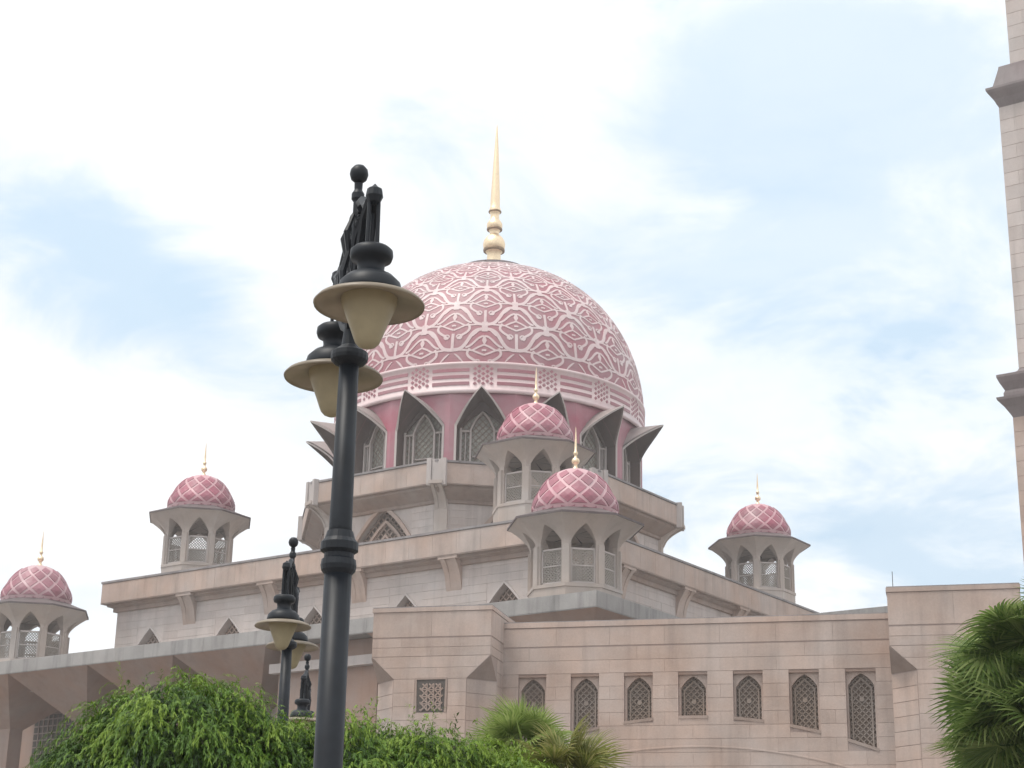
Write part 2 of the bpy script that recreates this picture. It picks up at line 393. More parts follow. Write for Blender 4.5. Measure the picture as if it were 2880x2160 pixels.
# octagonal base and terrace
RO = 22.38; AO = RO*cos(pi/8); AW = 18.6
TW = AW*math.tan(pi/8)
for k in range(8):
    rz = k*pi/4; P = face_place(rz); vis = k in (0, 1, 2, 7)
    fn = lambda x, z, d, P=P: P(x, -AW+d, z)[0]
    hl = [arch(7.2, 38, 43.6, 47.2, 9, .35, 0)] if vis else []
    ow = MB().wall([(-TW, 37), (TW, 37), (TW, 48.4), (-TW, 48.4)], hl, fn, 1.1).build('octagon_wall', M['stone_pale'], mosque)
    if vis:
        clad(ow, -TW+.9, TW-.9, 40.4, 46.8, 1.9, .8, M['stone_pale'], -AW, [(-3.9, 3.9, 0, 47.4)], place=P)
        a = hl[0]; wb = MB(); wb.poly([P(x, -AW+1.0, z)[0] for x, z in a]); win = wb.build('window', M['glassbrown'], mosque)
        for pts, wd, y0, y1 in ((arch(7.8, 38, 43.7, 47.55, 9, .35), .42, -AW-.22, -AW+.05), (arch(5.2, 38, 43.2, 45.9, 9, .35), .28, -AW+.45, -AW+.9), (arch(2.6, 38, 42.6, 44.4, 9, .35), .22, -AW+.45, -AW+.9)):
            fr = frame_strip(pts, wd, y0, y1); fr.v = [P(*v)[0] for v in fr.v]; fr.build('window_frame', M['stone'], win)
        sc = grid_screen(arch(7.0, 40.2, 43.6, 47.1, 9, .35), .6, .16, .1, -AW+.7); sc.v = [P(*v)[0] for v in sc.v]; sc.build('lattice_screen', M['stone_tan'], win)
    # terrace fascia, overhanging
    prof = [(AW-.2, 46.6), (AW+.3, 46.7), (AW+.3, 47.0), (AO-.9, 47.55), (AO-.35, 47.9), (AO-.35, 48.15), (AO, 48.2), (AO, 50.5), (AO-.5, 50.5), (AO-.5, 49.9), (AW-1.5, 49.9)]
    b = MB(); t8 = math.tan(pi/8); b.loft([[P(sg*o*t8, -o, z)[0] for o, z in prof] for sg in (-1, 1)], False)
    te = b.build('terrace_fascia', M['stone_tan'], mosque)
    if vis:
        clad(te, -AO*t8+.75, AO*t8-.75, 48.28, 50.45, 3.1, 2.2, M['stone'], -AO, place=P, gap=.05, stagger=False, name='terrace_panel')
        cpb = MB(); cpb.loft([[P(sg*o*t8, -o, z)[0] for o, z in [(AO+.12, 50.5), (AO+.12, 50.72), (AO-.6, 50.72), (AO-.6, 50.5)]] for sg in (-1, 1)], False); cpb.build('coping', M['coping'], mosque)
# corner piers of the terrace, each a pair of fins over a curved corbel and a pilaster
cpm = MB()
for sg in (-1, 1):
    cpm.box(sg*.78-.24, sg*.78+.24, -.30, .3, -2.5, .34)
cpm.box(-.5, .5, -.16, .3, -2.4, .28)
cpm = cpm.mesh('corner_pier', M['trim'])
corb = bracket_mesh(2.6, 2.7, 1.2, M['stone_turret'], 'corbel')
pil = MB().box(-.7, .7, -.35, .5, 38, 47.0).mesh('pilaster', M['stone_turret'])
for k in range(8):
    a = k*pi/4 + pi/8; P = face_place(a)
    if k in (3, 4, 5): continue
    loc, rot = P(0, -RO+.12, 50.5); inst('corner_pier', cpm, mosque, loc, rot)
    loc, rot = P(0, -AW/cos(pi/8)+.25, 48.1); inst('corbel', corb, mosque, loc, rot)
    loc, rot = P(0, -AW/cos(pi/8)+.25, 0); inst('pilaster', pil, mosque, loc, rot)

# drum: sixteen bays with hooded pointed windows
RD = 17.98; AD = RD*cos(pi/16); WB = RD*sin(pi/16)
A0 = pi/16      # bay centres lie between the octagon corners
OW, ZS, ZT, ZB = 5.4, 55.7, 58.85, 49.8
KH = .34
bay = MB().wall([(-WB, ZB), (WB, ZB), (WB, 60.2), (-WB, 60.2)], [arch(OW, ZB+.02, ZS, ZT, 9, KH)], lambda x, z, d: (x, -AD+d, z), .02)
bay_me = bay.mesh('drum_bay', M['pinkwall'])
edge = arch(OW, ZB+.02, ZS, ZT, 12, KH)
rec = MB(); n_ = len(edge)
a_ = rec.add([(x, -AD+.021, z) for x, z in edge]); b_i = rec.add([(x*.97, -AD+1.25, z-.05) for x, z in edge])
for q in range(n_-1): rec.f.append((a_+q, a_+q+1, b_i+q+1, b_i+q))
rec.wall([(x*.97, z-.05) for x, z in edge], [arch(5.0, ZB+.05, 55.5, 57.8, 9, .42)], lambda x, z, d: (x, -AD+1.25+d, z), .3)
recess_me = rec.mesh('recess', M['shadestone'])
def outw(z): return 3.75*max(0, (z-ZS)/(ZT-ZS))**1.25
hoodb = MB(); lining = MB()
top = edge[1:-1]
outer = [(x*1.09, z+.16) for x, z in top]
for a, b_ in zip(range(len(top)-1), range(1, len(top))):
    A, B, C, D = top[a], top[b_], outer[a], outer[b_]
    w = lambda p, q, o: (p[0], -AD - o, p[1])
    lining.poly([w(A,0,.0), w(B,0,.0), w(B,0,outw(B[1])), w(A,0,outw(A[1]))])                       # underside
    hoodb.poly([w(C,0,-.1), w(D,0,-.1), w(D,0,outw(B[1])+.02), w(C,0,outw(A[1])+.02)])               # back
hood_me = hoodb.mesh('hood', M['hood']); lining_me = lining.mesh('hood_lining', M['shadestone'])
rimb = MB(); full_o = [(edge[0][0]*1.09, edge[0][1])] + outer + [(edge[-1][0]*1.09, edge[-1][1])]
for a in range(len(edge)-1):
    A, B, C, D = edge[a], edge[a+1], full_o[a], full_o[a+1]
    oA, oB = outw(A[1])+.06, outw(B[1])+.06
    rimb.poly([(A[0], -AD-oA, A[1]), (B[0], -AD-oB, B[1]), (D[0], -AD-oB, D[1]), (C[0], -AD-oA, C[1])])
    rimb.poly([(C[0], -AD-oA, C[1]), (D[0], -AD-oB, D[1]), (D[0], -AD-oB+.3, D[1]), (C[0], -AD-oA+.3, C[1])])
    rimb.poly([(A[0], -AD-oA, A[1]), (B[0], -AD-oB, B[1]), (B[0], -AD-oB+.3, B[1]), (A[0], -AD-oA+.3, A[1])])
rim_me = rimb.mesh('hood_rim', M['trim'])
YP = -AD+1.35
parch = arch(5.0, ZB+.05, 55.5, 57.8, 9, .42)
pane_me = MB().poly([(x, YP+.18, z) for x, z in parch]).mesh('pane', M['glass'])
fb = frame_strip(arch(2.7, ZB, 55.6, 57.7, 9, .5), .2, YP-.35, YP+.05)
for sg in (-1, 1):
    fb.box(sg*2.3-.11, sg*2.3+.11, YP-.3, YP+.05, ZB, 55.8)
    fb.box(min(sg*1.3, sg*2.45), max(sg*1.3, sg*2.45), YP-.28, YP+.04, 55.35, 55.55)
    fb.box(sg*1.8-.05, sg*1.8+.05, YP-.2, YP+.04, ZB, 55.35)
fb.box(-1.05, 1.05, YP-.22, YP+.03, 52.6, 52.72)
frame_me = fb.mesh('window_frame', M['trim'])
scr = grid_screen(arch(4.9, ZB+.05, 55.5, 57.7, 9, .42), .5, .06, .05, YP+.02).mesh('lattice_screen', M['lattice'])
for k in range(16):
    a = A0 + k*pi/8
    d = inst('drum_bay', bay_me, mosque, (0,0,0), (0,0,a))
    if k in (5, 6, 7, 8, 9, 10): continue
    w_ = inst('drum_window', frame_me, mosque, (0,0,0), (0,0,a))
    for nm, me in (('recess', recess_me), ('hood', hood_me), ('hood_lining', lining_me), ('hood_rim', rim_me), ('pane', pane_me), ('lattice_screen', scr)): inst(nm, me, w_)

# dome
ZD0, HD, RDm = 62.0, 18.0, 18.0
def Rz(z):
    a = min(1, max(0, (z-ZD0)/HD)); return RDm*(1-a*a)**(1/2.3)
prof = [(RDm, 59.4), (RDm, 62)] + [(Rz(ZD0+HD*t), ZD0+HD*t) for t in [sin(pi/2*i/44) for i in range(1, 45)]]
dome = MB().lathe(prof, 128).build('dome', M['domefield'], mosque, True)
def dsurf(phi, z, off):
    e = .01; r0, r1 = Rz(z-e), Rz(z+e); nr, nz = 2*e, -(r1-r0); l = hypot(nr, nz); nr, nz = nr/l, nz/l
    R_ = Rz(z) + off*nr; return Vector((R_*sin(phi), -R_*cos(phi), z+off*nz)), Vector((nr*sin(phi), -nr*cos(phi), nz))
def ribbon(b, pts, w, off=.04, taper=False):
    Q = [dsurf(p, z, off) for p, z in pts]; rows = []
    for i, (p, n) in enumerate(Q):
        t = (Q[min(i+1, len(Q)-1)][0] - Q[max(i-1, 0)][0]).normalized(); s_ = n.cross(t).normalized()
        ww = w/2*(1 if not taper else max(.25, 1-abs(2*i/(len(Q)-1)-1)**2*.75))
        rows.append([tuple(p - s_*ww - n*(off+.02)), tuple(p - s_*ww), tuple(p + s_*ww), tuple(p + s_*ww - n*(off+.02))])
    b.loft(rows, False)
def clampz(pts, zmin): return [(p, z) for p, z in pts if z >= zmin]
NZ = [61.15, 64.2, 67.3, 70.2, 72.55, 74.4, 75.9, 77.1, 78.05, 78.8]
HP = pi/16
def cell_mesh(zl, zm, zh, zmin):
    b = MB(); du, dl = zh-zm, zm-zl; w = .30*(.45+.55*du/3.0)
    W = lambda z: Rz(zm)/max(3, Rz(z))
    def line(pts, ww, taper=False):
        pts = clampz(pts, zmin)
        if len(pts) > 1: ribbon(b, pts, ww*.92, .04, taper)
    n = 16
    for sg in (-1, 1):
        line([(sg*HP*(1-t), zm + du*.02 + du*.80*(t**2.6/(t**2.6+(1-t)**2.6))) for t in [i/n for i in range(n+1)]], w*1.4)
        line([(sg*HP*(.56*(1-t)+.02), zm + du*(.10 + .44*(t**1.6/(t**1.6+(1-t)**1.6)))) for t in [i/9 for i in range(10)]], w*.85)
        line([(sg*HP*(.93-.30*t), zm - dl*(.13 + .34*t**1.3)) for t in [i/6 for i in range(7)]], w*.75, True)
        # split tail from the rhombus to the side node
        line([(sg*HP*(.34+.60*t), zm - dl*.02 + du*.05*t) for t in [i/5 for i in range(6)]], w*.75)
        # bowl: starts by the tail, swells, curls in at the foot
        line([(sg*HP*(.44+.10*sin(pi*min(1, t*1.3)) - .30*t**2.5), zm + du*.06 - dl*.60*t) for t in [i/9 for i in range(10)]], w*1.0)
        cx0, cz0 = sg*HP*.20, zm - dl*.47
        line([(cx0 + sg*HP*.085*cos(a), cz0 + dl*.09*sin(a)) for a in [-1.6 + 1.6*pi*i/7 for i in range(8)]], w*.6)
        # flattened rhombus
        line([(0, zm + du*.20), (sg*HP*.17, zm+du*.11), (sg*HP*.36, zm-dl*.02)], w*.75)
        line([(sg*HP*.36, zm-dl*.02), (sg*HP*.17, zm-dl*.12), (0, zm - dl*.20)], w*.75)
    line([(0, zm + du*.22), (0, zm + du*.36), (0, zm + du*.56)], w*1.9, True)
    line([(0, zm + du*.72), (0, zm + du*.9), (0, zm + du*1.12)], w*2.3)
    line([(0, zm - dl*.34), (0, zm - dl*.66), (0, zm - dl)], w*1.2)
    line([(-HP*.07, zm-dl*.02), (0, zm-dl*.01), (HP*.07, zm-dl*.02)], w*.8)
    return b.mesh('strapwork_panel', M['strap'])
for i in range(1, len(NZ)-1):
    me = cell_mesh(NZ[i-1], NZ[i], NZ[i+1], 62.75)
    for k in range(16):
        a = A0 + (k + (0 if i % 2 == 1 else .5))*pi/8
        if -pi*.72 < (((a + PHI) + pi) % (2*pi)) - pi < pi*.72:
            inst('strapwork_panel', me, dome, (0,0,0), (0,0,a))
# pale band with rose stripes and square knots
ring = MB()
bp_ = [(RDm+.02, 59.3), (RDm+.22, 59.35), (RDm+.22, 59.75), (RDm+.06, 59.8), (RDm+.06, 62.45)]
bp_ += [(Rz(62.5)+.16, 62.5), (Rz(62.8)+.16, 62.8), (Rz(62.85)-.05, 62.85)]
ring.lathe(bp_, 128); ring.build('band', M['strap'], dome, True)
def curved_tile(p0, p1, z0, z1, R_, t, n=5):
    b = MB(); rows = []
    for i in range(n+1):
        p = p0+(p1-p0)*i/n; rows.append([(r_*sin(p), -r_*cos(p), z) for r_, z in ((R_, z0), (R_+t, z0), (R_+t, z1), (R_, z1))])
    return b.loft(rows, True, True, True)
tiles = []
for z in (60.2, 60.95, 61.7):
    tiles.append(curved_tile(-HP*1.58+HP*0, -HP*.42, z, z+.36, RDm+.05, .05).mesh('stripe_tile', M['domefield']))
tiles2 = [curved_tile(HP*.42, HP*.98, z, z+.36, RDm+.05, .05).mesh('stripe_tile', M['domefield']) for z in (60.2, 60.95, 61.7)]
kn = MB()
for i in range(5):
    for j in range(4):
        px = (i-2)*HP*.125 ; z = 60.35+j*.55 + (.27 if i % 2 else 0)
        R_ = RDm+.065
        kn.loft([[(rr*sin(px+dx), -rr*cos(px+dx), z+dz) for dx, dz in ((-.012, 0), (0, -.2), (.012, 0), (0, .2))] for rr in (R_-.02, R_+.04)], True, False, True)
knot_me = kn.mesh('knot_panel', M['domefield'])
for k in range(16):
    a = A0+k*pi/8
    if not (-pi*.72 < (((a + PHI) + pi) % (2*pi)) - pi < pi*.72): continue
    for me in tiles: inst('stripe_tile', me, dome, (0,0,0), (0,0,a))
    inst('knot_panel', knot_me, dome, (0,0,0), (0,0,a))
# cap and spire
MB().lathe([(0, 79.9), (4.2, 79.85), (4.35, 79.95), (4.35, 80.38), (3.2, 80.5), (0, 80.6)], 64).build('dome_cap', M['coping'], mosque)
sp = [(.95,80.2),(.95,81.2),(.85,82.2),(.8,82.9),(1.0,83.1),(1.3,83.6),(1.36,84.1),(1.25,84.6),(.95,85.05),(.6,85.3),(.55,85.7),(.75,86.0),(.95,86.4),(.95,86.8),(.75,87.15),(.55,87.4),(.52,88.1),(.66,88.3),(.70,88.6),(.66,88.9),(.58,89.1),(.6,89.6),(.5,92),(.36,95),(.2,98),(.1,99.6),(.02,100.3)]
spo = MB().lathe(sp, 24).build('spire', M['gold'], mosque, True)
for z_, r_, h_ in ((83.15, 1.22, .34), (85.95, .86, .26), (88.3, .70, .22)):
    MB().lathe([(r_-.25, z_), (r_+.06, z_+.02), (r_+.10, z_+h_*.5), (r_+.06, z_+h_), (r_-.25, z_+h_+.02)], 24).build('spire_ring', M['bronze'], spo)

# ------------------------------------------------------------------ lower canopy on mushroom piers
HS, ZSO, ZTO = 41.5, 28.55, 29.9
b = MB()
for rz in FACES:
    P = face_place(rz)
    b.loft([[P(sg*o, -o, z)[0] for o, z in [(HS-.6, ZSO), (HS, ZSO), (HS, ZTO), (HS-.5, ZTO), (HS-.5, ZTO-.3), (HW-.5, ZTO-.1)]] for sg in (-1, 1)], False)
b.poly([(-HS+.6, -HS+.6, ZSO+.01), (HS-.6, -HS+.6, ZSO+.01), (HS-.6, HS-.6, ZSO+.01), (-HS+.6, HS-.6, ZSO+.01)])
can = b.build('canopy_roof', M['roofgrey'], mosque)
for rz in FACES[:2]:
    clad(can, -HS+.03, HS-.03, ZSO+.05, ZTO-.05, 3.95, 1.3, M['roofgrey'], -HS, place=face_place(rz), gap=.04, stagger=False, name='fascia_panel')
NB = 7; BW = 2*HS/NB
mush = MB(); t_, bt = BW/2-.03, .85
mush.loft([[(-t_,-t_,ZSO), (t_,-t_,ZSO), (t_,t_,ZSO), (-t_,t_,ZSO)], [(-bt,-bt,23.9), (bt,-bt,23.9), (bt,bt,23.9), (-bt,bt,23.9)], [(-bt,-bt,0), (bt,-bt,0), (bt,bt,0), (-bt,bt,0)]])
mush_me = mush.mesh('pier', M['pier'])
done = set()
for rz in FACES[:2]:
    P = face_place(rz)
    for i in range(NB):
        x = -HS + BW*(i+.5); loc, rot = P(x, -HS+BW/2, 0); key = (round(loc[0]), round(loc[1]))
        if key in done: continue
        done.add(key)
        if rz == 0 and i == 4: continue     # the entrance bay
        inst('pier', mush_me, mosque, loc, rot)
# entrance bay between the piers: plain wall, light beam
x0, x1 = -HS+BW*4+.1, -HS+BW*5-.1
en = MB(); en.box(x0, x1, -39.6, -38.8, 0, ZSO-.02); ew = en.build('entrance_wall', M['pier'], mosque)
MB().box(x0-.6, x1+.4, -40.3, -39.55, 26.1, 26.95).build('beam', M['trim'], ew)
MB().box(-75, -HW-.02, -HW+.2, -HW+.6, 0, ZSO-.03).build('screen_wall', M['pier'], mosque)
# tall lattice screen behind the outermost piers
for i in range(0, 3):
    xc = -HS + BW*(i+.5)
    sw = MB().box(xc-4.6, xc+4.6, -HW-.14, -HW-.06, 8, 26.5).build('screen_panel', M['darkvoid'], mosque)
    gs = grid_screen([(xc-4.5, 8), (xc-4.5, 26.4), (xc+4.5, 26.4), (xc+4.5, 8)], .75, .12, .1, -HW-.26, False); gs.build('lattice_screen', M['stone_tan'], sw)

# ------------------------------------------------------------------ kiosk turrets
def tz_dome(t): return t     # 0..1
TR, TH = 3.6, 4.25
def trad(t): return TR*(1-t**2.1)**(1/2.0)*(1+.05*sin(pi*min(1, t*2.2)))
def tsurf(p, t, off): 
    r_ = trad(t)+off*(1-t*.5); return (r_*sin(p), -r_*cos(p), TH*t + off*t)
def make_turret():
    T = inst('turret', None)
    Rb = 3.92; Ab = Rb*cos(pi/8); wf = Rb*sin(pi/8); E = 0.   # z relative to the eave edge
    base = MB().lathe([(Rb+.12, -9), (Rb+.12, -5.95), (Rb+.22, -5.9), (Rb+.22, -5.62), (Rb-.3, -5.62), (Rb-.3, -5.7), (0, -5.7)], 8, pi/8).build('base', M['stone_turret'], T)
    opening = arch(2.1, -5.55, -2.0, -.72, 12, .45)
    def fl(z): return 0. if z < -2.05 else 1.86*((z+2.05)/2.0)**1.6
    def ff(x, z, d):
        if d > 0: return (x, -Ab+.5, z)
        k_ = (Ab+fl(z))/Ab; side = max(0., (abs(x)-1.05)/(wf-1.05)) if z < -1.2 else 1.
        return (x*(1+(k_-1)*(side if abs(x) > 1.04 else .35)), -Ab-fl(z), z)
    zsamp = [-5.64, -4, -3, -2.4, -2.05, -1.85, -1.6, -1.3, -1.0, -.8, -.6]
    fm = MB().wall([(-wf, z) for z in zsamp] + [(wf, z) for z in reversed(zsamp)], [opening], ff, 1)
    fm.loft([[(sg*wf*(Ab+fl(z))/Ab, -Ab-fl(z), z) for sg in (-1, 1)] for z in (-.6, -.45, -.3, -.15, -.05)], False)
    fm.poly([(-wf*.8, -Ab+.5, -.7), (wf*.8, -Ab+.5, -.7), (0, 0, -.7)])
    fm.wall([(-wf+.2, -5.64), (wf-.2, -5.64), (wf-.2, -.7), (-wf+.2, -.7)], [opening], lambda x, z, d: (x, -Ab+.5, z), .0)
    fm = fm.mesh('arch_bay', M['stone_turret'])
    bars = MB()
    bars.box(-1.07, 1.07, -Ab+.2, -Ab+.36, -2.72, -2.56); bars.box(-1.07, 1.07, -Ab+.22, -Ab+.34, -4.1, -4.0)
    for sg in (-1, 1): bars.box(sg*.98-.07, sg*.98+.07, -Ab+.2, -Ab+.36, -5.55, -2.6)
    bars.box(-1.07, 1.07, -Ab+.2, -Ab+.36, -5.55, -5.4)
    bars = bars.mesh('transom', M['trim'])
    scm = grid_screen([(-1.0, -5.5), (-1.0, -2.68), (1.0, -2.68), (1.0, -5.5)], .21, .085, .05, -Ab+.26).mesh('lattice_screen', M['kioskscreen'])
    pl = MB().box(-.30, .30, -.14, .2, -5.6, -2.3).mesh('pillar', M['stone_turret'])
    for k in range(8):
        a = k*pi/4
        w_ = inst('arch_bay', fm, T, (0,0,0), (0,0,a)); inst('transom', bars, w_); inst('lattice_screen', scm, w_)
        inst('pillar', pl, T, (Rb*.985*sin(a+pi/8), -Rb*.985*cos(a+pi/8), 0), (0,0,a+pi/8))
    RE = (Ab+fl(-.05))/cos(pi/8)
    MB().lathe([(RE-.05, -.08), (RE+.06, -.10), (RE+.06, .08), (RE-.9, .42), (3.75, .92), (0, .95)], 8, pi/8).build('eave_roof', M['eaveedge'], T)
    dm = MB().lathe([(TR, 0.)] + [(trad(t), TH*t) for t in [i/22 for i in range(1, 23)]], 48).build('dome', M['turretfield'], T, True)
    dm.location = (0, 0, .9)
    rows = [.05, .24, .43, .61, .77, .90]; N_ = 12; hp = pi/N_
    for i in range(0, len(rows)-1):
        tm = rows[i]; tl = rows[i-1] if i else None; thh = rows[i+1]
        g_ = .19
        if i == 0: pts = [(-hp*.68, tm+.03), (0, tm+.03), (hp*.68, tm+.03), (0, thh-.05)]
        else: pts = [(-hp*(1-g_*1.25), tm), (0, tl+.038), (hp*(1-g_*1.25), tm), (0, thh-.034)]
        b = MB(); c_ = tsurf(0, tm + (.06 if i == 0 else 0), .075); o_ = [tsurf(p, t, .06) for p, t in pts]; s_ = [tsurf(p, t, -.02) for p, t in pts]
        mids = []
        loop = []
        for q in range(4):
            p0, p1 = pts[q], pts[(q+1) % 4]; loop.append((p0, o_[q], s_[q])); pm = ((p0[0]+p1[0])/2, (p0[1]+p1[1])/2); loop.append((pm, tsurf(*pm, .06), tsurf(*pm, -.02)))
        for q in range(8):
            A, B = loop[q], loop[(q+1) % 8]; b.poly([c_, A[1], B[1]]); b.poly([A[1], A[2], B[2], B[1]])
        me = b.mesh('diamond_tile', M['turrettile'])
        for k in range(N_): inst('diamond_tile', me, dm, (0,0,0), (0,0,(k + (.5 if i % 2 else 0))*2*hp + .15))
    sq = MB()
    sq.loft([[(r_*sin(p), -r_*cos(p), z) for p, z in ((-hp*.62, .03), (hp*.62, .03), (hp*.62, .2), (-hp*.62, .2))] for r_ in (TR-.02, TR+.05)], True, False, True)
    sqm = sq.mesh('base_tile', M['turrettile'])
    for k in range(N_): inst('base_tile', sqm, dm, (0,0,0), (0,0,(k+.5)*2*hp+.15))
    fin = [(.30,0),(.26,.16),(.16,.3),(.15,.5),(.30,.62),(.36,.82),(.28,1.02),(.13,1.12),(.12,1.35),(.2,1.45),(.2,1.6),(.11,1.7),(.10,2.4),(.06,3.2),(.015,3.9)]
    fo = MB().lathe(fin, 12).build('finial', M['gold'], T, True); fo.location = (0,0,.9+TH-.08)
    return T
T0 = make_turret()
tl = [(35.3, -35.3, 37.1, 'largest pink diamond-tiled turret, nearest, low in front of the hall corner'),
      (-34.1, -35.3, 36.35, 'pink domed turret cut by the left picture edge, on the canopy roof'),
      (22.4, -22.9, 48.6, 'pink diamond-tiled turret right against the drum, above and behind the nearest turret'),
      (-22.9, -22.9, 47.8, 'pink domed turret on the left end of the hall roof against white sky'),
      (22.9, 22.9, 48.6, 'smallest pink domed turret on the right end of the sloping roofline')]
for i, (x, y, z, lb) in enumerate(tl):
    t = T0 if i == 0 else copy_tree(T0)
    wx, wy = L2W(x, y); t.location = (wx, wy, z); t.rotation_euler = (0, 0, PHI); tag(t, lb, 'turret', 'kiosk turrets with pink diamond domes')

# ------------------------------------------------------------------ portal gatehouse
OX, OY, PA = -8.354, 107.676, radians(-14.5)
portal = thing('gatehouse', 'plain pink stone entrance gatehouse with a row of arched lattice windows', 'gatehouse', (OX, OY, 0), PA)
PWD, PX1, PX2 = 7.65, 31.5, 38.95
def pylon(xa, xb, ztop, win):
    w = xb-xa; d = 7.0; ch = 1.5
    def ring(z, c):
        return [(xa+c,0,z),(xb-c,0,z),(xb,c,z),(xb,d-c,z),(xb-c,d,z),(xa+c,d,z),(xa,d-c,z),(xa,c,z)]
    py = MB().loft([ring(0, ch), ring(18.05, ch), ring(19.45, .004), ring(ztop, .004)], True, True, True).build('pylon', M['joint'], portal)
    hol = [(xa+2.86, xa+4.97, 16.0, 18.12)] if win else []
    clad(py, xa, xb, 20.64, ztop-.28, 3.8, 1.7, M['stone'], -.001, stagger=False)
    clad(py, xa+.02, xb-.02, 19.45, 20.56, 3.8, .56, M['stone'], -.001, gap=.022)
    clad(py, xa+ch, xb-ch, 12.2, 18.05, 2.35, .835, M['stone'], -.001, hol, gap=.022)
    for j_, (za, zb) in enumerate(((18.07, 18.74), (18.76, 19.43))):
        ca, cb = [ch*(19.45-z)/1.4+.02 for z in (za, zb)]; mid = xa + w*(.42 if j_ else .55)
        for q in ([(xa+ca, za), (mid-.006, za), (mid-.006, zb), (xa+cb, zb)], [(mid+.006, za), (xb-ca, za), (xb-cb, zb), (mid+.006, zb)]):
            MB().prism(q, lambda p, s_: (p[0], -.03*s_, p[1])).build('stone_panel', M['stone'], py)
    clad(py, 0, d, 20.62, ztop-.28, 3.5, 1.7, M['stone'], 0, stagger=False, place=lambda x, y, z: ((xb+.001, x, z), (0, 0, pi/2)))
    clad(py, 0, d, 19.45, 20.55, 1.95, .56, M['stone'], 0, stagger=False, place=lambda x, y, z: ((xb+.001, x, z), (0, 0, pi/2)), gap=.022)
    clad(py, ch, d, 12.2, 19.4, 1.8, .835, M['stone'], 0, stagger=True, place=lambda x, y, z: ((xb+.001, x, z), (0, 0, pi/2)), gap=.022)
    # chamfer faces: triangular undercut and the narrow corner panels below it
    for sx, x_ in ((1, xb), (-1, xa)):
        t = MB(); e = .03
        A, B, C = (x_, 0, 19.40), (x_-sx*ch, 0, 18.07), (x_, ch, 18.07)
        nrm = Vector((sx*.7, -.7, -.2))*e
        t.prism([A, B, C], lambda p, s_: tuple(Vector(p) + (nrm if s_ else Vector((0,0,0))))); t.build('corner_undercut', M['stone_tan'], py)
        cl = ch*sqrt(2); mx, my = x_-sx*ch/2, ch/2
        for j in range(7):
            za = 18.0-.835*(j+1)
            inst('stone_panel', panel_mesh(cl-.06, .8, M['stone']), py, (mx, my, za+.42), (0, 0, sx*pi/4))
    MB().box(xa-.06, xb+.06, -.08, d+.06, ztop-.26, ztop).build('coping', M['stone'], py)
    MB().box(xa-.02, xb+.02, -.04, d+.02, ztop, ztop+.07).build('flashing', M['coping'], py)
    return py
pL = pylon(0, PWD, 22.5, True); pR = pylon(PX1, PX2, 22.85, False)
# square lattice window in the left pylon
wb = MB().box(2.9, 4.93, -.012, .02, 16.02, 18.1).build('window', M['darkvoid'], portal)
fr = frame_strip([(2.88, 16.0), (2.88, 18.12), (4.95, 18.12), (4.95, 16.0)], .16, -.06, -.014); fr.build('window_frame', M['stone_tan'], wb)
gs = grid_screen([(3.25, 16.1), (3.25, 17.75), (4.65, 17.75), (4.65, 16.1)], .30, .085, .06, -.08); gs.build('lattice_screen', M['stone_tan'], wb)
gs = grid_screen([(3.25, 16.1), (3.25, 17.75), (4.65, 17.75), (4.65, 16.1)], .43, .06, .05, -.07, False); gs.build('lattice_screen', M['stone_tan'], wb)
# window wall
YW = 3.0; WC = [9.56+3.345*k for k in range(7)]
def wbot(x): return 15.95-.0175*(x-19.6)**2
holes = []; rects = []
for xc in WC:
    h = .89; holes.append([(xc-h, wbot(xc-h)), (xc-h, 18.68), (xc+h, 18.68), (xc+h, wbot(xc+h))]); rects.append((xc-h, xc+h, min(wbot(xc-h), wbot(xc+h)), 18.68))
ww = MB().wall([(PWD, 0), (PX1, 0), (PX1, 21.6), (PWD, 21.6)], holes, lambda x, z, d: (x, YW+d, z), .4).build('front_wall', M['joint'], portal)
MB().box(PWD, PX1, YW+.7, YW+1.0, 0, 21.6).build('back_wall', M['joint'], portal)
clad(ww, PWD, PX1, 20.38, 21.55, 3.345, 1.2, M['stone'], YW, stagger=False)
clad(ww, PWD, PX1, 12.2, 20.3, 3.345, .81, M['stone'], YW, rects, gap=.022)
MB().box(PWD, PX1, YW-.07, YW+1.0, 21.6, 21.92).build('coping', M['stone'], ww)
MB().box(PWD, PX1, YW-.03, YW+.98, 21.92, 21.98).build('flashing', M['coping'], ww)
